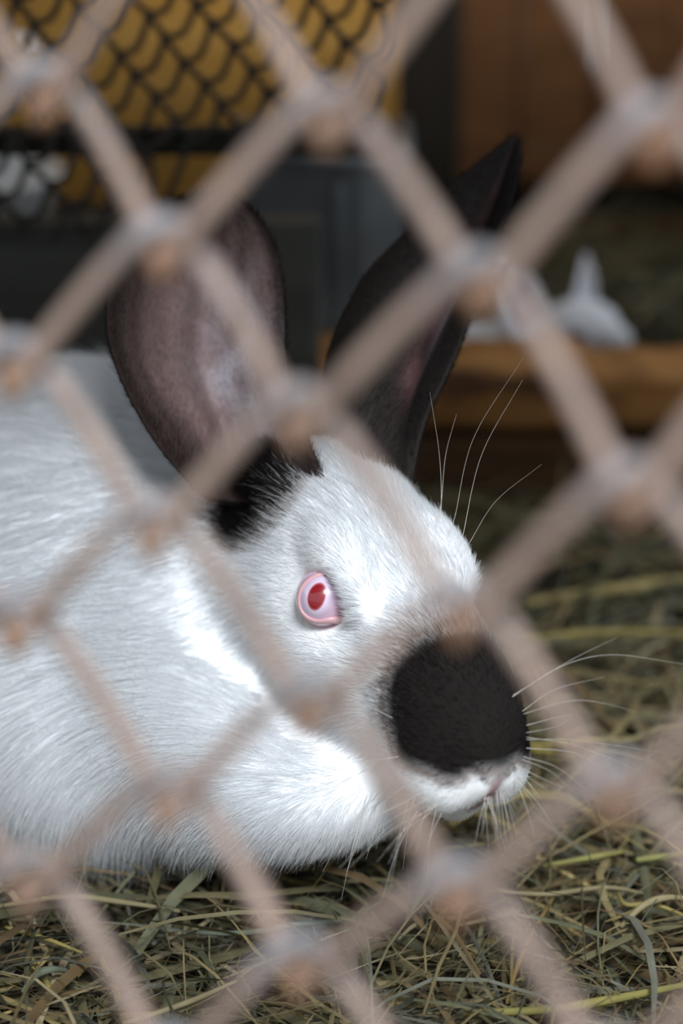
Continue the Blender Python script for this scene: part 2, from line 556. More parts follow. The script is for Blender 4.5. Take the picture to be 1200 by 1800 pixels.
for r in range(-2, 10):
    top, bot = ROWS[r], ROWS[r + 1]
    # order the two rows' knots by x: tops of this wire hang in row r, bottoms hook round row r+1
    seq = sorted([(x, y, 'T') for x, y in top] + [(x, y, 'B') for x, y in bot])
    pts = []
    for k, (x, y, kind) in enumerate(seq):
        # strands falling to the left ride at the front, strands falling to the right at the back
        if kind == 'T':
            pts += [(x - 20, y - HOOK_U + 14, -0.0026), (x, y - HOOK_U, 0.0), (x + 20, y - HOOK_U + 16, 0.0030)]
        else:
            pts += [(x - 18, y + HOOK_D - 18, 0.0030), (x, y + HOOK_D, 0.0), (x + 18, y + HOOK_D - 14, -0.0026)]
        if k + 1 < len(seq):
            x2, y2, _ = seq[k + 1]
            off = 0.0036 if kind == 'T' else -0.0032
            for f_ in (0.3, 0.5, 0.7):
                a = (x + 20, y - HOOK_U + 16) if kind == 'T' else (x + 18, y + HOOK_D - 14)
                b_ = (x2 - 18, y2 + HOOK_D - 18) if kind == 'T' else (x2 - 20, y2 - HOOK_U + 14)
                bow = 7 * math.sin(math.pi * f_)
                pts.append((a[0] + (b_[0] - a[0]) * f_ + (bow if kind == 'T' else 0), a[1] + (b_[1] - a[1]) * f_ - bow, off))
    path = np.array([fence_pt(x, y, of) for x, y, of in pts])
    path = catmull(path, len(path) * 4)
    tv, tf = tube(path, 0.0022, 12)
    # worn grey where the wire rides over its neighbour, rust where it hooks below
    xs = np.repeat(np.interp(np.linspace(0, 1, len(path)), np.linspace(0, 1, len(pts)), [p_[0] for p_ in pts]), 12)
    wear = np.zeros(len(tv)); rustk = np.zeros(len(tv))
    for x, y, kind in seq:
        amp = 0.45 + 0.55 * abs(math.sin(x * 0.37 + y * 0.91))
        if kind == 'T': wear = np.maximum(wear, amp * np.exp(-((xs - x) / 55.0) ** 2))
        else: rustk = np.maximum(rustk, amp * np.exp(-((xs - x) / 38.0) ** 2))
    tc_ = np.array([0.205, 0.150, 0.125])[None] * (1 - wear - rustk * (1 - wear))[:, None] + np.array([0.17, 0.168, 0.18]) * wear[:, None] + np.array([0.29, 0.150, 0.080]) * (rustk * (1 - wear))[:, None]
    wm = mesh_np('wire', tv, tf)
    color_attr(wm, tc_)
    link('wire', wm, M['rust'], fence)


# ------------------------------------------------------------------ dark mesh at the back left
mesh_root = empty('wire_mesh_panel', (on_y(250, 200, MY)[0], MY, 0.12))
tag(mesh_root, 'dark small-gauge wire mesh in front of the ochre panel', 'wire mesh')


def node(i, j):
    x = 172 + 32.5 * i + 84 * j
    y = 54 + 39 * i - 25 * j
    x += 3.5 * math.sin(i * 2.1 + j * 1.3); y += 3.5 * math.sin(i * 1.7 - j * 2.3)
    return x, y


for w, kind in [(w_, k_) for w_ in range(-10, 15) for k_ in ('s', 'a')]:
    # each wire steps s, a, s, a ... down the panel
    pts = []
    # run upwards first so that the wire starts above the frame
    i, j = -6, w + 2
    for step in range(26):
        x, y = node(i, j)
        pts.append((x, y, 0.0))
        if kind == 's':
            x2, y2 = node(i + 1, j)
            pts.append(((x + x2) / 2 + 2, (y + y2) / 2 - 2, 0.0028))
            i += 1
            kind = 'a'
        else:
            x2, y2 = node(i + 1, j - 1)
            pts.append((x + (x2 - x) * 0.30 + 9, y + (y2 - y) * 0.30 + 8, -0.0018))
            pts.append((x + (x2 - x) * 0.68 + 13, y + (y2 - y) * 0.68 + 13, -0.0022))
            i += 1; j -= 1
            kind = 's'
    keep = [p_ for p_ in pts if -900 < p_[0] < 690 and -330 < p_[1] < (425 if p_[0] < 270 else 262)]
    if len(keep) < 6: continue
    path = np.array([on_y(x, y, MY + of) for x, y, of in keep])
    path = catmull(path, len(path) * 4)
    tv, tf = tube(path, 0.0015, 7)
    link('wire', mesh_np('wire', tv, tf), M['dark_wire'], mesh_root)


# ------------------------------------------------------------------ implicit modelling
def ell(P, c, r):
    q = (P - np.asarray(c, dtype=np.float32)) 
    r = np.asarray(r, dtype=np.float32)
    k0 = np.sqrt(((q / r) ** 2).sum(-1))
    k1 = np.sqrt(((q / (r * r)) ** 2).sum(-1)) + 1e-9
    return k0 * (k0 - 1.0) / k1


def cone(P, a, b, ra, rb):
    a = np.asarray(a, dtype=np.float32); b = np.asarray(b, dtype=np.float32)
    ab = b - a
    t = np.clip(((P - a) @ ab) / float(ab @ ab), 0, 1)
    d = np.sqrt(((P - (a + t[..., None] * ab)) ** 2).sum(-1))
    return d - (ra + (rb - ra) * t)


def smin(a, b, k):
    h = np.clip(0.5 + 0.5 * (b - a) / k, 0, 1)
    return b + (a - b) * h - k * h * (1 - h)


def smax(a, b, k):
    return -smin(-a, -b, k)


def surface_nets(val, org, h):
    nx, ny, nz = val.shape
    ins = val < 0
    s = np.zeros((nx - 1, ny - 1, nz - 1), dtype=np.int8)
    for dx in (0, 1):
        for dy in (0, 1):
            for dz in (0, 1):
                s += ins[dx:nx - 1 + dx, dy:ny - 1 + dy, dz:nz - 1 + dz]
    act = (s > 0) & (s < 8)
    idx = -np.ones(act.shape, dtype=np.int64)
    cells = np.argwhere(act)
    idx[act] = np.arange(len(cells))
    acc = np.zeros((len(cells), 3)); cnt = np.zeros(len(cells))
    cor = [(0, 0, 0), (1, 0, 0), (0, 1, 0), (1, 1, 0), (0, 0, 1), (1, 0, 1), (0, 1, 1), (1, 1, 1)]
    cv = [val[cells[:, 0] + c[0], cells[:, 1] + c[1], cells[:, 2] + c[2]] for c in cor]
    for a in range(8):
        for b in range(a + 1, 8):
            if sum(abs(np.subtract(cor[a], cor[b]))) != 1: continue
            va, vb = cv[a], cv[b]
            m = (va < 0) != (vb < 0)
            t = va[m] / (va[m] - vb[m])
            acc[m] += np.array(cor[a]) + t[:, None] * (np.array(cor[b]) - np.array(cor[a]))
            cnt[m] += 1
    v = org + (cells + acc / cnt[:, None]) * h
    faces = []
    for ax in range(3):
        sl0 = [slice(1, -1)] * 3; sl1 = [slice(1, -1)] * 3
        sl0[ax] = slice(0, -1); sl1[ax] = slice(1, None)
        e = ins[tuple(sl0)] != ins[tuple(sl1)]
        w = np.argwhere(e)
        off = np.array([1, 1, 1]); off[ax] = 0
        w = w + off
        fl = ins[w[:, 0], w[:, 1], w[:, 2]]
        b1, b2 = (ax + 1) % 3, (ax + 2) % 3
        def cell(d1, d2):
            c = w.copy(); c[:, b1] -= d1; c[:, b2] -= d2
            return idx[c[:, 0], c[:, 1], c[:, 2]]
        q = np.stack([cell(1, 1), cell(0, 1), cell(0, 0), cell(1, 0)], -1)
        q[~fl] = q[~fl][:, ::-1]
        faces.append(q)
    return v, np.vstack(faces)


def grid(lo, hi, h):
    n = [int(math.ceil((hi[k] - lo[k]) / h)) + 1 for k in range(3)]
    g = np.stack(np.meshgrid(*[lo[k] + h * np.arange(n[k], dtype=np.float32) for k in range(3)], indexing='ij'), -1).astype(np.float32)
    return g


def loft_sheet(curves, nu, nv, thick):
    """closed thin sheet through control curves (base to tip); returns verts, quads, u, v, side"""
    C = np.stack([catmull([at(*p) for p in c], nu) for c in curves], 1)      # nu, k, 3
    S = np.stack([catmull(C[k], nv) for k in range(nu)], 0)                  # nu, nv, 3
    du = np.gradient(S, axis=0); dv = np.gradient(S, axis=1)
    N = np.cross(du, dv)
    N /= np.linalg.norm(N, axis=-1)[..., None] + 1e-9
    if ((CAM - S) * N).sum() < 0: N = -N
    vv = np.linspace(0, 1, nv); uu = np.linspace(0, 1, nu)
    th = thick * (0.25 + 0.75 * np.clip(np.minimum(vv, 1 - vv) * 8, 0, 1))[None, :] * (0.3 + 0.7 * np.clip((1 - uu) * 8, 0, 1))[:, None]
    front = S + N * th[..., None] * 0.5
    back = S - N * th[..., None] * 0.5
    V = np.vstack([front.reshape(-1, 3), back.reshape(-1, 3)])
    i, j = np.meshgrid(np.arange(nu - 1), np.arange(nv - 1), indexing='ij')
    a = i * nv + j
    q = np.stack([a, a + 1, a + nv + 1, a + nv], -1).reshape(-1, 4)
    # orient so that front quads face along N
    p0, p1, p3 = front.reshape(-1, 3)[q[:, 0]], front.reshape(-1, 3)[q[:, 1]], front.reshape(-1, 3)[q[:, 3]]
    if (np.cross(p1 - p0, p3 - p0) * N.reshape(-1, 3)[q[:, 0]]).sum() < 0: q = q[:, ::-1]
    n0 = nu * nv
    qb = q[:, ::-1] + n0
    rim = list(range(0, nu * nv, nv)) + list(range((nu - 1) * nv + 1, nu * nv)) + list(range((nu - 1) * nv - 1, 0, -nv)) + list(range(nv - 2, 0, -1))
    rim = np.array(rim)
    r2 = np.roll(rim, -1)
    qr = np.stack([rim, r2, r2 + n0, rim + n0], -1)
    c = front.reshape(-1, 3)[rim[5]] - front.mean((0, 1))
    nrm = np.cross(front.reshape(-1, 3)[r2[5]] - front.reshape(-1, 3)[rim[5]], back.reshape(-1, 3)[rim[5]] - front.reshape(-1, 3)[rim[5]])
    if (nrm * c).sum() < 0: qr = qr[:, ::-1]
    U = np.tile(np.repeat(uu, nv), 2); W = np.tile(np.tile(vv, nu), 2)
    side = np.r_[np.ones(n0), -np.ones(n0)]
    return V, np.vstack([q, qb, qr]), U, W, side


def add_hair(name, roots, dirs, lengths, cols, bend, parent, mat, r0, pts=4):
    n = len(roots)
    t = np.linspace(0, 1, pts)
    P = roots[:, None, :] + dirs[:, None, :] * (lengths[:, None] * t)[..., None] + bend[:, None, :] * (lengths[:, None] * t ** 2)[..., None]
    c = bpy.data.hair_curves.new(name)
    c.add_curves([pts] * n)
    c.attributes['position'].data.foreach_set('vector', P.astype(np.float32).ravel())
    ra = c.attributes.get('radius') or c.attributes.new('radius', 'FLOAT', 'POINT')
    rad = np.broadcast_to(np.asarray(r0)[..., None] if np.ndim(r0) else r0, (n, pts)) * (1.0 - 0.85 * t ** 1.5)[None, :]
    ra.data.foreach_set('value', rad.astype(np.float32).ravel())
    color_attr(c, cols, 'CURVE')
    c.materials.append(mat)
    return link(name, c, None, parent)


def lumps(P, f, seed=0):
    r = np.random.default_rng(seed)
    s = np.zeros(P.shape[0])
    for k in range(5):
        d = r.normal(size=3); d /= np.linalg.norm(d)
        s += np.sin(P @ d * f * r.uniform(0.6, 1.6) + r.uniform(0, 6.28))
    return s / 2.2


# ------------------------------------------------------------------ the rabbit
# head frame: X to the nose, Y to the rabbit's left (away from us), Z to the crown; millimetres
def cam2world(v):
    return v[0] * RGT + v[1] * UPV - v[2] * FWD


HL = cam2world(np.array([0.875, 0.12, -0.47])); HL /= np.linalg.norm(HL)
HF = cam2world(np.array([0.417, -0.66, 0.625])); HF -= HL * HF.dot(HL); HF /= np.linalg.norm(HF)
HU = np.cross(HF, HL)
EYE = at(573, 1050, 0.752)
HM = EYE + 0.0215 * HL
HR = np.stack([HF, HL, HU], 1)           # columns


def to_head(P):
    return ((P - HM) @ HR) * 1000.0


def from_head(x, y, z):
    return HM + HR @ (np.array([x, y, z]) / 1000.0)


EYE_C = np.array([0.0, -21.5, 0.0])      # eyeball centre, head mm
EYE_R = 9.8


def head_sdf(Q):
    K = 9.0
    d = ell(Q, (-22, 0, -2), (46, 26, 26))
    d = smin(d, ell(Q, (26, 0, -5), (48, 21.5, 26)), K)
    d = smin(d, ell(Q, (52, 0, -7), (30, 20.5, 23)), K)
    for s in (-1, 1):
        d = smin(d, ell(Q, (61, 9.5 * s, -14), (19, 12, 15)), 5)
        d = smin(d, ell(Q, (-2, 13 * s, -24), (40, 18, 24)), K)
        d = smin(d, ell(Q, (-1, 18.5 * s, 11), (20, 8, 9.5)), 6)
    d = smin(d, ell(Q, (56, 0, -28), (18, 11, 10)), 8)
    d = smin(d, ell(Q, (18, 0, -30), (40, 16, 15)), K)
    for s in (-1, 1):
        d = smin(d, ell(Q, (-51, 19 * s, 9), (12, 11, 9)), 8)      # ear roots
        d = smin(d, ell(Q, (-36, 9 * s, -28), (30, 23, 29)), 12)     # jowl and ruff
        # hollow around the eye
        d = smax(d, -ell(Q, (6.0, 30 * s, 3.5), (11.6, 10.4, 10.4)), 3)
        # nostril
        d = smax(d, -cone(Q, (80, 4 * s, -5), (74, 8 * s, -1), 1.2, 1.0), 1.5)
    # groove from the nose to the lip
    d = smax(d, -cone(Q, (81.5, 0, -9), (79, 0, -24), 0.5, 0.8), 2.0)
    return d


SH = at(100, 1000, 0.885)
def rabbit_sdf(P):
    Q = (((P - HM.astype(np.float32)) @ HR.astype(np.float32)) * 1000.0).astype(np.float32)
    d = head_sdf(Q) / 1000.0
    W = P
    body = ell(W, SH, (0.105, 0.090, 0.076))
    rump = ell(W, SH + np.array([-0.165, 0.030, 0.004]), (0.130, 0.100, 0.088))
    body = smin(body, rump, 0.05)
    chest = ell(W, at(230, 1275, 0.828), (0.070, 0.050, 0.046))
    body = smin(body, chest, 0.03)
    dew = ell(W, at(525, 1372, 0.778), (0.042, 0.030, 0.019))
    body = smin(body, dew, 0.034)
    neck = cone(W, from_head(-34, 2, -18), SH + np.array([0.03, 0.01, 0.0]), 0.026, 0.056)
    body = smin(body, neck, 0.025)
    d = smin(d, body, 0.014)
    # fore legs, paws, hind feet
    for dx, dy in ((0.075, -0.020), (0.070, 0.050)):
        a = SH + np.array([dx - 0.01, dy, -0.03])
        b = np.array([SH[0] + dx + 0.004, SH[1] + dy - 0.012, 0.016])
        d = smin(d, cone(W, a, b, 0.024, 0.014), 0.012)
        d = smin(d, cone(W, b, b + np.array([0.028, -0.006, -0.002]), 0.013, 0.011), 0.008)
    for dy in (-0.052, 0.062):
        a = np.array([SH[0] - 0.20, SH[1] + 0.05 + dy, 0.018])
        d = smin(d, cone(W, a, a + np.array([0.105, -0.016, -0.004]), 0.018, 0.014), 0.012)
        d = smin(d, ell(W, (SH[0] - 0.17, SH[1] + 0.05 + dy * 1.1, 0.065), (0.07, 0.035, 0.06)), 0.02)
    tail = ell(W, SH + np.array([-0.30, 0.075, -0.005]), (0.026, 0.024, 0.026))
    d = smin(d, tail, 0.01)
    return d


rabbit = empty('rabbit', (SH[0], SH[1], 0.0))
tag(rabbit, 'large white rabbit with dark ears, dark nose and pink eye', 'rabbit')

H_ = 0.0021
lo_ = np.array([SH[0] - 0.36, 0.58, -0.004]); hi_ = np.array([0.09, 1.06, 0.215])
G = grid(lo_, hi_, H_)
val = rabbit_sdf(G.reshape(-1, 3)).reshape(G.shape[:3])
V, Q4 = surface_nets(val, lo_, H_)
V = V.astype(np.float64)
# normals from the field
gx = np.gradient(val, H_, axis=0); gy = np.gradient(val, H_, axis=1); gz = np.gradient(val, H_, axis=2)
ii = np.clip(np.round((V - lo_) / H_).astype(int), 0, np.array(val.shape) - 1)
VN = np.stack([gx[ii[:, 0], ii[:, 1], ii[:, 2]], gy[ii[:, 0], ii[:, 1], ii[:, 2]], gz[ii[:, 0], ii[:, 1], ii[:, 2]]], -1)
VN /= np.linalg.norm(VN, axis=1)[:, None] + 1e-9
del gx, gy, gz, G

WHITE = np.array([0.80, 0.82, 0.84])
DARK = np.array([0.011, 0.0092, 0.0085])
BROWN = np.array([0.16, 0.105, 0.075])
PINK = np.array([0.62, 0.36, 0.38])


def sstep(a, b, x):
    t = np.clip((x - a) / (b - a), 0, 1)
    return t * t * (3 - 2 * t)


def coat(P, jit=0.0):
    """coat colour of the rabbit at world points; jit (mm) roughens the borders"""
    q = to_head(P)
    j = jit
    x, y, z = q[:, 0] + j, q[:, 1], q[:, 2] + j * 0.5
    ay = np.abs(y)
    # dark nose patch: the bridge and the sides of the muzzle, above the lips
    e = np.sqrt(((x - 68) / 38.0) ** 2 + (ay / 31.0) ** 2 + ((z - 5) / 30.0) ** 2)
    m = 1 - sstep(0.84, 1.12, e + 0.03 * lumps(P, 260, 3))
    low = sstep(-7.0, 1.0, z + 0.5 * np.clip(80 - x, 0, 40) + 1.6 * lumps(P, 330, 31) + 3.0 * sstep(6, 14, ay) - 1.5)
    m = m * low
    # ear roots
    for s in (-1, 1):
        e2 = np.sqrt(((x + 52) / 20.0) ** 2 + ((y - 23 * s) / 20.0) ** 2 + ((z - 2) / 26.0) ** 2)
        m = np.maximum(m, 1 - sstep(0.80, 1.12, e2 + 0.05 * lumps(P, 200, 5)))
    c = WHITE[None, :] * (1 - 0.02 * np.clip(lumps(P, 60, 2), -1, 1))[:, None]
    brown = np.clip(1 - np.abs(m - 0.45) / 0.45, 0, 1)[:, None]
    c = c * (1 - m[:, None]) + DARK * m[:, None]
    c = c * (1 - 0.75 * brown * (m[:, None] > 0)) + BROWN * 0.75 * brown * (m[:, None] > 0)
    # bare pink rim of the eye, pink lip cleft
    for s in (-1, 1):
        d = np.linalg.norm(q - np.array([0.0, 20.5 * s, 0.0]), axis=1)
        k = (1 - sstep(9.8, 11.4, d))[:, None]
        c = c * (1 - k) + PINK * k
    k = ((1 - sstep(1.0, 2.8, np.abs(q[:, 1]))) * sstep(70, 75, q[:, 0]) * (1 - sstep(-5, -2, q[:, 2])) * sstep(-27, -22, q[:, 2]))[:, None]
    c = c * (1 - 0.85 * k) + PINK * 0.55 * 0.85 * k
    return c


VC = coat(V)

# ears: control curves (pixel, pixel, depth), base to tip
NEAR_EAR = [
    [(352, 870, .782), (272, 775, .775), (206, 650, .772), (188, 545, .774), (212, 435, .782), (290, 362, .793), (385, 338, .803)],
    [(385, 880, .785), (330, 775, .790), (262, 655, .792), (245, 550, .796), (262, 455, .800), (320, 378, .803), (392, 338, .804)],
    [(435, 885, .785), (405, 775, .800), (362, 655, .806), (352, 555, .810), (362, 465, .811), (378, 388, .808), (397, 338, .805)],
    [(500, 880, .775), (470, 760, .785), (440, 645, .795), (432, 555, .800), (432, 470, .803), (420, 390, .803), (401, 338, .805)],
    [(570, 840, .765), (520, 720, .768), (501, 620, .774), (499, 530, .781), (488, 450, .788), (455, 383, .796), (408, 340, .804)],
]
FAR_EAR = [
    [(610, 850, .800), (572, 700, .805), (582, 605, .806), (640, 487, .810), (725, 397, .818), (800, 318, .826), (895, 243, .836)],
    [(640, 855, .776), (622, 705, .780), (645, 605, .783), (700, 505, .790), (770, 415, .802), (832, 332, .817), (900, 241, .833)],
    [(680, 860, .778), (690, 725, .785), (718, 625, .790), (762, 522, .797), (808, 430, .808), (855, 340, .820), (905, 241, .834)],
    [(705, 860, .785), (716, 735, .797), (752, 632, .805), (800, 530, .812), (838, 440, .818), (876, 345, .825), (908, 242, .835)],
    [(722, 860, .790), (746, 745, .786), (802, 622, .786), (850, 485, .798), (884, 395, .810), (908, 322, .820), (914, 250, .832)],
]
ear_data = []
for ci, curves in enumerate((NEAR_EAR, FAR_EAR)):
    ev, ef, U, W_, side = loft_sheet(curves, 56, 34, 0.0034)
    edge = np.minimum(W_, 1 - W_)
    back = np.tile(DARK * 1.2, (len(ev), 1))
    if ci == 0:
        # grey-pink inside, brown towards the rim and tip
        inner = np.array([0.25, 0.172, 0.165]); rim = np.array([0.028, 0.019, 0.017]); hilite = np.array([0.52, 0.48, 0.52])
        k = sstep(0.03, 0.30, W_) * sstep(0.0, 0.10, 1 - W_) * (1 - 0.75 * sstep(0.45, 0.95, U))
        nz = 0.22 * lumps(ev, 110, 11)
        k = np.clip(k + nz * k, 0, 1) * sstep(0.06, 0.2, U)
        k = k[:, None]
        streak = np.sin(W_ * 26 + 2.2 * np.sin(U * 5) + 1.0) + 0.7 * np.sin(W_ * 47 - U * 6 + 2.0) + 0.6 * np.sin(W_ * 13 + U * 9)
        k = k * (1 - 0.22 * np.clip(streak, -1.0, 1.6))[:, None]
        k = k * (1 - 0.45 * np.exp(-((W_ - 0.22) / 0.12) ** 2) * np.exp(-((U - 0.18) / 0.14) ** 2))[:, None]
        c = rim * (1 - k) + inner * k
        l = (np.exp(-((W_ - 0.70) / 0.17) ** 2) * np.exp(-((U - 0.40) / 0.24) ** 2)) * (1 - 0.25 * np.clip(streak, -1, 1))  # bluish-white highlight painted into the inner ear colour
        l = np.clip(l * (1 + 0.5 * lumps(ev, 300, 12)), 0, 1)[:, None]
        c = c * (1 - l) + hilite * l
    else:
        inner = np.array([0.20, 0.11, 0.115]); rim = np.array([0.030, 0.025, 0.024])
        k = np.exp(-((W_ - 0.60) / 0.10) ** 2) * sstep(0.12, 0.30, U) * (1 - 0.6 * sstep(0.4, 0.9, U))
        k = np.clip(k * (1 + 0.4 * lumps(ev, 220, 13)), 0, 1)[:, None]
        c = rim * (1 - k) + inner * k
        l = (np.exp(-((W_ - 0.72) / 0.08) ** 2) * np.exp(-((U - 0.45) / 0.10) ** 2))[:, None]
        c = c * (1 - l) + np.array([0.42, 0.36, 0.38]) * l
    c = np.where((side > 0)[:, None], c, back)
    ear_data.append((ev, ef, c, U, W_, side))

allV = [V]; allF = [Q4]; allC = [VC]
n0 = len(V)
for ev, ef, c, *_ in ear_data:
    allV.append(ev); allF.append(ef + n0); allC.append(c); n0 += len(ev)
me = mesh_np('body', np.vstack(allV), np.vstack(allF))
color_attr(me, np.vstack(allC))
body_o = link('body', me, M['skin'], rabbit)


# eye
def make_eye(sign):
    m, nt, b = new_mat('rabbit_eye')
    tc = nt.nodes.new('ShaderNodeTexCoord')
    mp = nt.nodes.new('ShaderNodeMapping')
    mp.inputs['Scale'].default_value = (1.55, 1.0, 0.0)
    nt.links.new(tc.outputs['Object'], mp.inputs['Vector'])
    ln = nt.nodes.new('ShaderNodeVectorMath'); ln.operation = 'LENGTH'
    nt.links.new(mp.outputs['Vector'], ln.inputs[0])
    dv = nt.nodes.new('ShaderNodeMath'); dv.operation = 'DIVIDE'
    dv.inputs[1].default_value = EYE_R / 1000.0
    nt.links.new(ln.outputs['Value'], dv.inputs[0])
    r = ramp_node(nt, [(0.0, (0.20, 0.008, 0.014)), (0.38, (0.22, 0.010, 0.018)), (0.43, (0.36, 0.07, 0.09)), (0.50, (0.62, 0.53, 0.66)), (0.75, (0.52, 0.40, 0.54)), (1.0, (0.55, 0.38, 0.48))])
    nt.links.new(dv.outputs['Value'], r.inputs['Fac'])
    nt.links.new(r.outputs['Color'], b.inputs['Base Color'])
    b.inputs['Roughness'].default_value = 0.25
    b.inputs['Coat Weight'].default_value = 1.0
    b.inputs['Coat Roughness'].default_value = 0.02
    b.inputs['Coat IOR'].default_value = 1.6
    bm = bmesh.new()
    bmesh.ops.create_uvsphere(bm, u_segments=48, v_segments=28, radius=EYE_R / 1000.0)
    for v in bm.verts:                      # cornea bulges along local +Z
        z = v.co.z * 1000.0 / EYE_R
        if z > 0: v.co.z *= 1 + 0.06 * z * z
    me = bpy.data.meshes.new('eye'); bm.to_mesh(me); bm.free()
    me.polygons.foreach_set('use_smooth', np.ones(len(me.polygons), dtype=bool))
    me.materials.append(m)
    o = bpy.data.objects.new('eye', me); COL.objects.link(o)
    c = from_head(EYE_C[0], EYE_C[1] * -sign, EYE_C[2])
    if sign < 0:
        ax = cam2world(np.array([-0.30, 0.06, 0.95]))
    else:
        ax = HL * 0.95 + HF * 0.1 + HU * 0.1
    c = from_head(EYE_C[0], abs(EYE_C[1]) * sign, EYE_C[2])
    ax = Vector(ax).normalized()
    up = Vector(HU - HF * 0.25)
    xa = up.cross(ax).normalized(); ya = ax.cross(xa)
    from mathutils import Matrix
    mat = Matrix((xa, ya, ax)).transposed().to_4x4()
    o.parent = rabbit
    o.rotation_euler = mat.to_euler()
    o.location = Vector(c) - rabbit.location
    o['label'] = 'pale lilac eye with a dark red pupil'
    return o


make_eye(-1); make_eye(1)


# eyelids: pink rim drawn out to a corner towards the nose
def eyelid(sign):
    c = from_head(EYE_C[0], abs(EYE_C[1]) * sign, EYE_C[2])
    if sign < 0:
        ax = cam2world(np.array([-0.16, 0.02, 1.0]))
    else:
        ax = HL
    ax = ax / np.linalg.norm(ax)
    u = HF - ax * HF.dot(ax); u /= np.linalg.norm(u)      # towards the nose
    w = np.cross(ax, u)
    if w.dot(HU) < 0: w = -w
    n = 64
    a = np.linspace(0, 2 * math.pi, n, endpoint=False)
    rad = 8.2 + 2.6 * np.exp(-((np.angle(np.exp(1j * (a - 0.15)))) / 0.30) ** 2)
    rx = rad * np.cos(a) * 0.87; ry = rad * np.sin(a) * 1.0
    lift = np.sqrt(np.maximum(EYE_R ** 2 - np.minimum(np.hypot(rx, ry), 9.0) ** 2, 3)) + 0.3
    path = c + (u[None] * rx[:, None] + w[None] * ry[:, None] + ax[None] * (lift + 0.9 * np.clip(np.cos(a), 0, 1))[:, None]) / 1000.0
    s = 10
    rr = (0.62 + 0.5 * np.exp(-((np.angle(np.exp(1j * (a - 0.15)))) / 0.5) ** 2)) / 1000.0
    tan = np.roll(path, -1, 0) - np.roll(path, 1, 0); tan /= np.linalg.norm(tan, axis=1)[:, None]
    out = path - c; out -= tan * (out * tan).sum(1)[:, None]; out /= np.linalg.norm(out, axis=1)[:, None]
    bi = np.cross(tan, out)
    b = np.linspace(0, 2 * math.pi, s, endpoint=False)
    ring = path[:, None] + rr[:, None, None] * (np.cos(b)[None, :, None] * out[:, None] + np.sin(b)[None, :, None] * bi[:, None] * 1.5)
    i = np.arange(n)[:, None]; j = np.arange(s)[None]
    f = np.stack([i * s + j, i * s + (j + 1) % s, ((i + 1) % n) * s + (j + 1) % s, ((i + 1) % n) * s + j], -1).reshape(-1, 4)
    m, nt, bs = new_mat('eyelid_skin')
    nse = nt.nodes.new('ShaderNodeTexNoise'); nse.inputs['Scale'].default_value = 400
    rp = ramp_node(nt, [(0.3, (0.46, 0.25, 0.28)), (0.7, (0.60, 0.38, 0.40))])
    nt.links.new(nse.outputs['Fac'], rp.inputs['Fac']); nt.links.new(rp.outputs['Color'], bs.inputs['Base Color'])
    bs.inputs['Roughness'].default_value = 0.4
    me = mesh_np('eyelid', ring.reshape(-1, 3), f)
    o = link('eyelid', me, m, rabbit)
    o['label'] = 'thin pink eyelid rim'


eyelid(-1); eyelid(1)


# ---- fur
def flow(P, N):
    q = to_head(P)
    h = 1 - sstep(55, 95, np.linalg.norm((q - np.array([5, 0, -10])) / np.array([1.25, 1, 1]), axis=1))
    back = -HF[None, :] * 0.9 + np.array([0, 0, -0.35])[None, :]
    # below the jaw the fur hangs
    hang = sstep(-5, -40, q[:, 2])[:, None]
    back = back + np.array([-0.25, -0.1, -0.8]) * hang
    bodyf = np.tile(np.array([-0.95, 0.05, -0.25]), (len(P), 1))
    low = sstep(0.10, 0.03, P[:, 2])[:, None]
    bodyf = bodyf * (1 - 0.85 * low) + np.array([-0.05, -0.25, -1.0]) * low
    f = bodyf * (1 - h[:, None]) + back * h[:, None]
    f = f + (0.08 - 0.03 * h)[:, None] * np.stack([lumps(P, 110, 21), lumps(P, 110, 22), lumps(P, 110, 23)], 1)
    f -= N * (f * N).sum(1)[:, None]
    f /= np.linalg.norm(f, axis=1)[:, None] + 1e-9
    return f, h


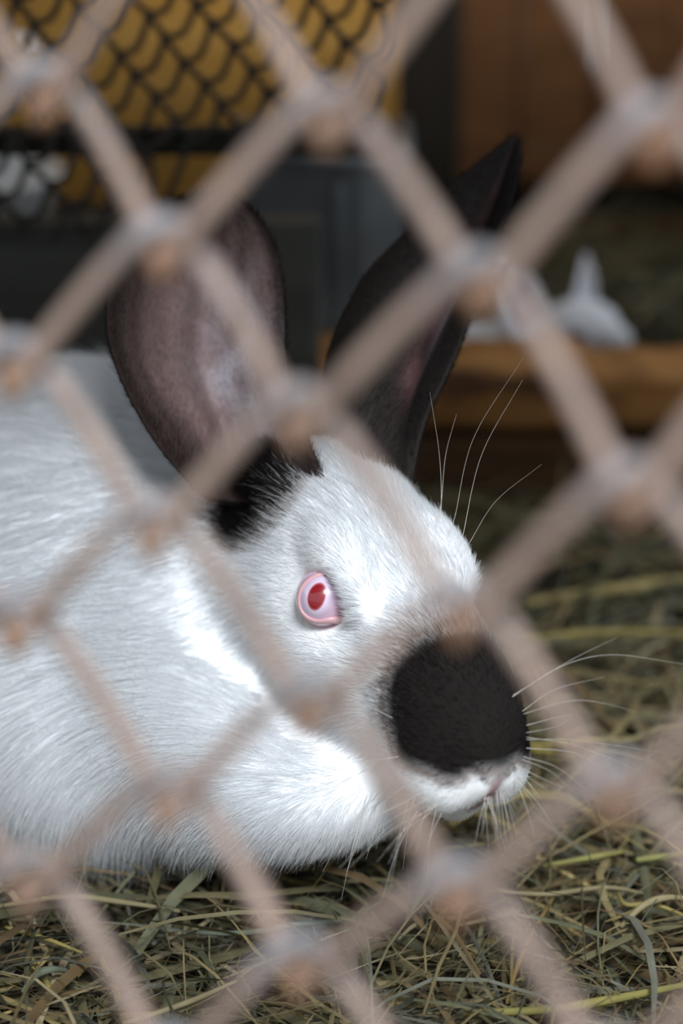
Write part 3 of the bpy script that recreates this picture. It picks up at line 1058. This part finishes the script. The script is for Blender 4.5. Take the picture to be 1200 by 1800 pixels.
def fur_on_body(n):
    tri = np.vstack([Q4[:, [0, 1, 2]], Q4[:, [0, 2, 3]]])
    a, b, c = V[tri[:, 0]], V[tri[:, 1]], V[tri[:, 2]]
    area = np.linalg.norm(np.cross(b - a, c - a), axis=1) / 2
    cen = (a + b + c) / 3
    q = to_head(cen)
    inhead = 1 - sstep(70, 110, np.linalg.norm(q - np.array([5, 0, -5]), axis=1))
    wgt = 0.25 + 1.5 * inhead
    wgt *= np.where(cen[:, 0] < -0.30, 0.35, 1.0) * np.where(cen[:, 2] < 0.004, 0.1, 1.0)
    p = area * wgt; p /= p.sum()
    t = rng.choice(len(tri), n, p=p)
    r1 = np.sqrt(rng.random(n)); r2 = rng.random(n)
    w = np.stack([1 - r1, r1 * (1 - r2), r1 * r2], 1)
    idx = tri[t]
    P = (V[idx] * w[..., None]).sum(1)
    N = (VN[idx] * w[..., None]).sum(1); N /= np.linalg.norm(N, axis=1)[:, None] + 1e-9
    q = to_head(P)
    keep = np.ones(n, bool)
    for s in (-1, 1):
        keep &= np.linalg.norm(q - np.array([0.0, 20.5 * s, 0.0]), axis=1) > 10.9
    P, N, q = P[keep], N[keep], q[keep]
    n = len(P)
    F, h = flow(P, N)
    nose = 1 - sstep(20, 75, np.linalg.norm(q - np.array([80, 0, -5]), axis=1))
    L = (0.0072 * h + 0.019 * (1 - h)) * (1 - 0.62 * nose) * rng.uniform(0.55, 1.15, n)
    eye = np.minimum(np.linalg.norm(q - np.array([1.0, 20 , 0.5]), axis=1), np.linalg.norm(q - np.array([1.0, -20, 0.5]), axis=1))
    L *= 0.35 + 0.65 * sstep(10, 26, eye)
    up = 0.22 + 0.08 * rng.normal(size=n)
    D = F * 1.0 + N * up[:, None] + 0.13 * rng.normal(size=(n, 3))
    D /= np.linalg.norm(D, axis=1)[:, None]
    bend = F * 0.18 - N * 0.10 + np.array([0, 0, -0.12]) * (1 - h)[:, None] + 0.07 * rng.normal(size=(n, 3))
    C = coat(P, rng.normal(size=n) * 3.2)
    C *= rng.uniform(0.93, 1.05, n)[:, None]
    R = np.where(h > 0.5, 0.00007, 0.00010) * rng.uniform(0.7, 1.2, n)
    add_hair('fur', P - N * 0.0006, D, L, np.clip(C, 0, 0.92), bend, rabbit, M['fur'], R)


def fur_on_ears():
    Ps, Ds, Ls, Cs, Bs, Rs = [], [], [], [], [], []
    for ci, (ev, ef, c, U, W_, side) in enumerate(ear_data):
        n = 34000
        tri = np.vstack([ef[:, [0, 1, 2]], ef[:, [0, 2, 3]]])
        a, b, d = ev[tri[:, 0]], ev[tri[:, 1]], ev[tri[:, 2]]
        nr = np.cross(b - a, d - a)
        ar = np.linalg.norm(nr, axis=1)
        nr /= ar[:, None] + 1e-12
        t = rng.choice(len(tri), n, p=ar / ar.sum())
        r1 = np.sqrt(rng.random(n)); r2 = rng.random(n)
        w = np.stack([1 - r1, r1 * (1 - r2), r1 * r2], 1)
        idx = tri[t]
        P = (ev[idx] * w[..., None]).sum(1)
        C = (c[idx] * w[..., None]).sum(1)
        Nn = nr[t]
        u = (U[idx] * w).sum(1); v = (W_[idx] * w).sum(1); s = (side[idx] * w).sum(1)
        axis = (ev[55 * 34 + 17] - ev[17]); axis /= np.linalg.norm(axis)
        F = axis[None] - Nn * (Nn @ axis)[:, None]
        D = F + Nn * 0.30 + 0.25 * rng.normal(size=(n, 3))
        D /= np.linalg.norm(D, axis=1)[:, None]
        edge = np.minimum(v, 1 - v)
        L = np.where(s > 0, 0.0016, 0.0036) * rng.uniform(0.5, 1.3, n)
        L = np.where((u < 0.22) & (s > 0), L * 1.8, L)
        Ps.append(P); Ds.append(D); Ls.append(L); Cs.append(np.clip(C * rng.uniform(0.85, 1.2, n)[:, None], 0, 0.9))
        Bs.append(F * 0.15 + 0.1 * rng.normal(size=(n, 3))); Rs.append(np.where(s > 0, 0.00004, 0.00006))
    add_hair('ear_fur', np.vstack(Ps), np.vstack(Ds), np.concatenate(Ls), np.vstack(Cs), np.vstack(Bs), rabbit, M['fur'], np.concatenate(Rs))


if FUR:
    fur_on_body(500000)
    fur_on_ears()
for o in rabbit.children:
    if o.name.startswith(('fur', 'ear_fur')):
        o['kind'] = 'stuff'


# ---- whiskers
def whiskers():
    r = np.random.default_rng(19)
    paths = []
    rel = V - CAM
    dep = rel @ FWD
    vx = 600 + FPX * (rel @ RGT) / dep; vy = 900 - FPX * (rel @ UPV) / dep
    def W(*p):
        x, y, d = p[0]
        near = (np.abs(vx - x) < 9) & (np.abs(vy - y) < 9)
        if near.any():      # root it in the skin
            shift = dep[near].min() + 0.0005 - d
            p = tuple((a, b, c + shift) for a, b, c in p)
        paths.append(catmull([at(*q) for q in p], 12))
    # brow, far side
    W((766, 925, .768), (775, 892, .768), (772, 800, .765), (755, 688, .760))
    W((766, 920, .768), (775, 885, .768), (783, 800, .764), (802, 728, .760))
    W((784, 955, .768), (800, 905, .768), (832, 770, .760), (920, 628, .752))
    W((800, 980, .768), (813, 942, .768), (846, 800, .760), (918, 668, .752))
    W((804, 985, .768), (826, 952, .768), (872, 880, .760), (952, 816, .752))
    # far side of the muzzle
    W((900, 1225, .722), (985, 1172, .724), (1075, 1151, .722), (1205, 1168, .718))
    W((902, 1222, .722), (1000, 1162, .722), (1085, 1120, .718))
    W((918, 1250, .720), (975, 1212, .720), (1062, 1190, .716))
    W((920, 1255, .720), (1000, 1232, .716), (1060, 1236, .714), (1118, 1252, .71))
    W((925, 1275, .718), (975, 1262, .716), (1010, 1256, .712))
    W((925, 1288, .718), (975, 1278, .714), (1005, 1262, .712))
    W((925, 1296, .718), (1000, 1308, .712), (1075, 1332, .706), (1140, 1362, .70))
    W((925, 1300, .718), (1020, 1302, .712), (1190, 1326, .702))
    W((925, 1315, .717), (1000, 1322, .71), (1060, 1345, .704))
    W((920, 1330, .716), (980, 1350, .708), (1045, 1402, .70))
    W((918, 1335, .716), (970, 1358, .708), (1018, 1402, .70))
    W((905, 1345, .716), (960, 1372, .708), (1000, 1388, .702))
    for k in range(26):
        x = r.uniform(850, 922); y = 1400 - (x - 850) * 0.6 + r.uniform(-6, 10)
        a = math.radians(r.uniform(25, 65) + (920 - x) * 0.6)
        l = r.uniform(45, 120)
        dx, dy = math.cos(a) * l, math.sin(a) * l
        W((x, y, .716), (x + dx * 0.5, y + dy * 0.42, .710), (x + dx, y + dy, .704))
    # near side, sweeping down and back
    for k in range(26):
        x = r.uniform(640, 780); y = 1400 + (x - 640) * 0.18 + r.uniform(-35, 12)
        a = math.radians(r.uniform(98, 152))
        l = r.uniform(90, 210)
        dx, dy = math.cos(a) * l, math.sin(a) * l
        W((x, y, .712), (x + dx * 0.55, y + dy * 0.42, .700), (x + dx, y + dy, .694))
    W((700, 1330, .708), (620, 1340, .700), (500, 1343, .694))
    W((690, 1262, .712), (640, 1240, .706), (590, 1238, .702))
    n = len(paths)
    c = bpy.data.hair_curves.new('whiskers')
    c.add_curves([12] * n)
    c.attributes['position'].data.foreach_set('vector', np.vstack(paths).astype(np.float32).ravel())
    ra = c.attributes.get('radius') or c.attributes.new('radius', 'FLOAT', 'POINT')
    t = np.linspace(0, 1, 12)
    rad = (r.uniform(0.00008, 0.00013, n)[:, None] * (1 - 0.8 * t)[None]).astype(np.float32)
    ra.data.foreach_set('value', rad.ravel())
    color_attr(c, np.tile([0.72, 0.70, 0.66], (n, 1)), 'CURVE')
    c.materials.append(M['fur'])
    o = link('whiskers', c, None, rabbit)
    o['kind'] = 'stuff'
    o['label'] = 'long fine pale whiskers'


whiskers()

# ------------------------------------------------------------------ the second rabbit, behind the log
def second_rabbit():
    z = 1.215
    root_p = at(940, 640, z)
    root = empty('rabbit', (root_p[0], root_p[1], 0.0))
    tag(root, 'small white rabbit resting behind the log partition', 'rabbit')
    hc = at(1035, 575, z)
    nose = at(1088, 598, z - 0.012)
    bc = at(905, 640, z + 0.02)
    base = float(bc[2])
    def sdf(P):
        d = ell(P, hc, (0.016, 0.017, 0.0135))
        d = smin(d, cone(P, hc + np.array([-0.002, -0.002, -0.001]), nose, 0.0125, 0.0068), 0.006)
        d = smin(d, cone(P, hc + np.array([-0.012, 0.002, -0.004]), bc + np.array([0.02, 0, 0.008]), 0.015, 0.020), 0.01)
        d = smin(d, ell(P, (bc[0] - 0.01, bc[1], base - 0.012), (0.055, 0.036, 0.036)), 0.012)
        d = smin(d, cone(P, (hc[0] - 0.02, hc[1] - 0.01, hc[2] - 0.02), (hc[0] - 0.01, hc[1] - 0.015, 0.012), 0.010, 0.008), 0.008)
        d = smin(d, ell(P, (bc[0] - 0.03, bc[1], base - 0.04), (0.045, 0.034, 0.035)), 0.015)
        d = smin(d, cone(P, (bc[0] - 0.03, bc[1] - 0.02, 0.012), (bc[0] + 0.01, bc[1] - 0.025, 0.010), 0.012, 0.009), 0.01)
        return d
    h = 0.0017
    lo2 = np.array([bc[0] - 0.09, bc[1] - 0.06, 0.0]); hi2 = np.array([nose[0] + 0.015, bc[1] + 0.06, hc[2] + 0.03])
    g = grid(lo2, hi2, h)
    vals = sdf(g.reshape(-1, 3)).reshape(g.shape[:3])
    v, f = surface_nets(vals, lo2, h)
    ears = [
        [[(1000, 556, z), (1008, 520, z + .002), (1018, 482, z + .006), (1027, 447, z + .012)],
         [(1025, 560, z + .006), (1028, 520, z + .01), (1029, 482, z + .012), (1029, 446, z + .013)],
         [(1056, 556, z), (1048, 520, z + .002), (1043, 482, z + .006), (1031, 447, z + .012)]],
        [[(905, 600, z - .004), (880, 560, z - .006), (866, 500, z - .002), (880, 464, z + .006)],
         [(938, 605, z + .006), (922, 560, z + .008), (905, 505, z + .008), (888, 463, z + .008)],
         [(985, 585, z), (962, 540, z - .002), (938, 492, z + .001), (896, 466, z + .007)]],
    ]
    vs_, fs_, cs_ = [v], [f], [np.tile([0.80, 0.82, 0.86], (len(v), 1))]
    n = len(v)
    for k, e in enumerate(ears):
        ev, ef, U, W_, side = loft_sheet(e, 20, 14, 0.0022)
        c = np.tile([0.80, 0.80, 0.85], (len(ev), 1))
        if k == 1:
            w = (np.exp(-((W_ - 0.55) / 0.25) ** 2) * (1 - sstep(0.6, 0.9, U)) * (side > 0))[:, None]
            c = c * (1 - w) + np.array([0.36, 0.25, 0.30]) * w
        vs_.append(ev); fs_.append(ef + n); cs_.append(c); n += len(ev)
    me = mesh_np('body', np.vstack(vs_), np.vstack(fs_))
    color_attr(me, np.vstack(cs_))
    link('body', me, M['skin'], root)
    bm = bmesh.new()
    bmesh.ops.create_uvsphere(bm, u_segments=16, v_segments=10, radius=0.0035)
    me = bpy.data.meshes.new('eye'); bm.to_mesh(me); bm.free()
    me.polygons.foreach_set('use_smooth', np.ones(len(me.polygons), dtype=bool))
    m = noisy('small_eye', [(0.3, (0.10, 0.02, 0.02)), (0.7, (0.16, 0.04, 0.04))], rough=0.15)
    me.materials.append(m)
    o = bpy.data.objects.new('eye', me); COL.objects.link(o); o.parent = root
    o.location = Vector(at(1012, 592, z - 0.0165)) - root.location


second_rabbit()

# ------------------------------------------------------------------ hay
def blades(n, xr, yr, zr, lr, wr, tilt, r, green=0.4, size_by_depth=False):
    """curved, folded ribbons; returns verts, quads, colours"""
    segs = 5
    x = r.uniform(*xr, n); y = r.uniform(*yr, n); z = zr[0] + (zr[1] - zr[0]) * r.random(n) ** 1.3
    L = r.uniform(*lr, n); Wd = wr[0] + (wr[1] - wr[0]) * r.random(n) ** 2
    th = r.uniform(0, 2 * math.pi, n)
    el = r.normal(0, tilt, n)
    cv = r.normal(0, 1.0, n)
    kink = r.normal(0, 0.5, n)
    roll = r.normal(0, 0.8, n)
    t = np.linspace(-0.5, 0.5, segs + 1)
    ang = th[:, None] + cv[:, None] * t[None] + np.where(t > 0.1, 1, 0)[None] * (kink * (r.random(n) < 0.25))[:, None]
    step = (L / segs)[:, None]
    dx = np.cos(ang) * np.cos(el)[:, None] * step; dy = np.sin(ang) * np.cos(el)[:, None] * step
    elc = el[:, None] + r.normal(0, 0.35, n)[:, None] * t[None] * 2
    dz = np.sin(elc) * step
    cx = x[:, None] + np.cumsum(dx, 1) - dx.sum(1)[:, None] / 2
    cy = y[:, None] + np.cumsum(dy, 1) - dy.sum(1)[:, None] / 2
    cz = z[:, None] + np.cumsum(dz, 1) - dz.sum(1)[:, None] / 2
    cz = np.maximum(cz, 0.0015)
    C = np.stack([cx, cy, cz], -1)
    sd = np.stack([-np.sin(ang) * np.cos(roll)[:, None], np.cos(ang) * np.cos(roll)[:, None], np.broadcast_to(np.sin(roll)[:, None], ang.shape)], -1)
    wprof = np.array([0.55, 0.9, 1.0, 0.95, 0.8, 0.3])[None, :, None]
    hw = (Wd / 2)[:, None, None] * wprof
    nrm = np.stack([np.zeros_like(ang), np.zeros_like(ang), np.ones_like(ang)], -1)
    A = C - sd * hw; B = C + nrm * hw * 0.45; D = C + sd * hw
    Vv = np.stack([A, B, D], 2).reshape(-1, 3)
    base = np.arange(n)[:, None, None] * (segs + 1) * 3 + np.arange(segs)[None, :, None] * 3
    q1 = np.concatenate([base, base + 1, base + 4, base + 3], -1).reshape(-1, 4)
    q2 = np.concatenate([base + 1, base + 2, base + 5, base + 4], -1).reshape(-1, 4)
    pal = np.array([[0.20, 0.178, 0.095], [0.29, 0.235, 0.115], [0.15, 0.152, 0.09], [0.38, 0.32, 0.19], [0.18, 0.185, 0.145], [0.22, 0.15, 0.075], [0.40, 0.32, 0.13]])
    pw = np.array([0.24, 0.20, 0.16, 0.12, 0.12, 0.10, 0.06])
    pc = pal[r.choice(len(pal), n, p=pw)] * r.uniform(0.4, 0.95, n)[:, None]
    cols = np.repeat(pc, (segs + 1) * 3, axis=0)
    return Vv, np.vstack([q1, q2]), cols


def hay():
    r = np.random.default_rng(3)
    sets = [
        blades(2600, (-0.28, 0.34), (0.56, 0.81), (0.003, 0.016), (0.03, 0.10), (0.0012, 0.0050), 0.16, r),
        blades(3200, (-0.28, 0.34), (0.56, 0.81), (0.005, 0.022), (0.02, 0.09), (0.0004, 0.0014), 0.24, r),
        blades(3000, (-0.40, 0.42), (0.80, 1.08), (0.003, 0.022), (0.03, 0.12), (0.0014, 0.0046), 0.18, r),
        blades(1500, (0.00, 0.55), (1.08, 1.48), (0.003, 0.026), (0.04, 0.13), (0.0016, 0.0044), 0.18, r),
        blades(900, (-0.6, -0.28), (0.50, 1.0), (0.003, 0.016), (0.03, 0.12), (0.0016, 0.0044), 0.15, r),
        blades(900, (0.34, 0.60), (0.50, 1.0), (0.003, 0.016), (0.03, 0.12), (0.0016, 0.0044), 0.15, r),
        blades(700, (0.10, 0.50), (1.24, 1.46), (0.020, 0.050), (0.05, 0.14), (0.0016, 0.0040), 0.30, r),
    ]
    n = 0
    vs_, fs_, cs_ = [], [], []
    for v, f, c in sets:
        vs_.append(v); fs_.append(f + n); cs_.append(c); n += len(v)
    me = mesh_np('hay', np.vstack(vs_), np.vstack(fs_))
    color_attr(me, np.vstack(cs_))
    o = link('hay', me, M['hay'])
    tag(o, 'loose bed of tangled green and straw-coloured hay', 'hay', kind='stuff')


hay()

# single stalks that stand out of the bed
def stalk(label, pts, width, col, name='hay_stalk'):
    P = []
    for x, y, zz in pts:
        d = FWD + RGT * (x - 600.0) / FPX + UPV * (900.0 - y) / FPX
        k = (zz - CAM[2]) / d[2]
        P.append(CAM + d * k)
    path = catmull(P, 18)
    wd = width * np.r_[np.linspace(0.7, 1, 9), np.linspace(1, 0.55, 9)]
    tv, tf = tube(path, wd * 0.38, 7)
    col = np.array(col) * 0.62
    me = mesh_np(name, tv, tf)
    color_attr(me, np.tile(col, (len(tv), 1)))
    o = link(name, me, M['hay'])
    tag(o, label, 'hay stalk', 'single hay stalks lying on the hay bed')


YEL = (0.46, 0.38, 0.13); PALE = (0.46, 0.39, 0.22); GRN = (0.28, 0.30, 0.13); GREY = (0.24, 0.27, 0.20); BRN = (0.36, 0.25, 0.09)
stalk('long yellow straw crossing the hay to the right of the nose bridge', [(905, 1128, .030), (1040, 1112, .032), (1230, 1112, .03)], 0.0042, YEL)
stalk('thick green-yellow straw along the bottom edge below the fence knot', [(815, 1780, .020), (960, 1775, .021), (1100, 1752, .022), (1230, 1725, .02)], 0.0042, (0.42, 0.38, 0.12))
stalk('pale straw arching from the left edge below the chest', [(-10, 1595, .022), (110, 1576, .026), (230, 1588, .026), (316, 1602, .022)], 0.0028, PALE)
stalk('green straw pointing right below the hay beside the wire', [(955, 1522, .022), (1040, 1507, .024), (1095, 1497, .022)], 0.0030, (0.40, 0.38, 0.13))
stalk('short bright green-yellow straw at the right edge', [(1118, 1512, .022), (1160, 1506, .024), (1196, 1500, .022)], 0.0034, (0.42, 0.42, 0.15))
stalk('long grey-green blade lying flat below the muzzle', [(850, 1565, .02), (960, 1572, .022), (1060, 1560, .022), (1130, 1570, .02)], 0.0024, PALE)
stalk('brown-yellow stalk standing diagonally below the muzzle', [(975, 1572, .02), (930, 1650, .024), (905, 1710, .022), (890, 1765, .018)], 0.0026, BRN)
stalk('fine yellow stalk bending to the lower right edge', [(1085, 1568, .022), (1100, 1590, .024), (1150, 1590, .024), (1210, 1612, .02)], 0.0022, YEL)
stalk('broad pale blade curling up at the right edge of the hay', [(1090, 1630, .02), (1130, 1592, .026), (1170, 1578, .028), (1215, 1580, .024)], 0.0034, PALE)
stalk('grey-green bent blade at the lower left corner', [(40, 1745, .02), (62, 1715, .024), (90, 1704, .026), (118, 1706, .022)], 0.0036, GREY)
stalk('thin pale straw crossing the wire at the bottom centre', [(300, 1785, .02), (380, 1745, .022), (445, 1700, .022)], 0.0024, PALE)
stalk('long pale stem rising right at the bottom centre', [(215, 1800, .022), (330, 1762, .024), (420, 1722, .024)], 0.0026, PALE)
stalk('grey-green stem lying flat under the chest', [(330, 1638, .02), (430, 1640, .022), (520, 1625, .022), (600, 1620, .02)], 0.0030, GREY)
stalk('fine yellow stem from the left edge under the chest', [(10, 1630, .02), (80, 1650, .022), (145, 1675, .02)], 0.0022, YEL)
stalk('short thick yellow stem below the fence at the lower left', [(52, 1680, .018), (75, 1715, .02), (96, 1752, .018)], 0.0026, YEL)
stalk('yellow straw lying beneath the lip', [(690, 1505, .02), (790, 1492, .022), (852, 1484, .02)], 0.0024, YEL)
stalk('yellow straw by the whiskers beside the muzzle', [(935, 1310, .028), (1000, 1304, .03), (1125, 1300, .028)], 0.0030, YEL)
stalk('green-yellow blade standing at the lower right of the muzzle', [(895, 1300, .026), (940, 1318, .028), (985, 1322, .026)], 0.0032, (0.40, 0.32, 0.08))
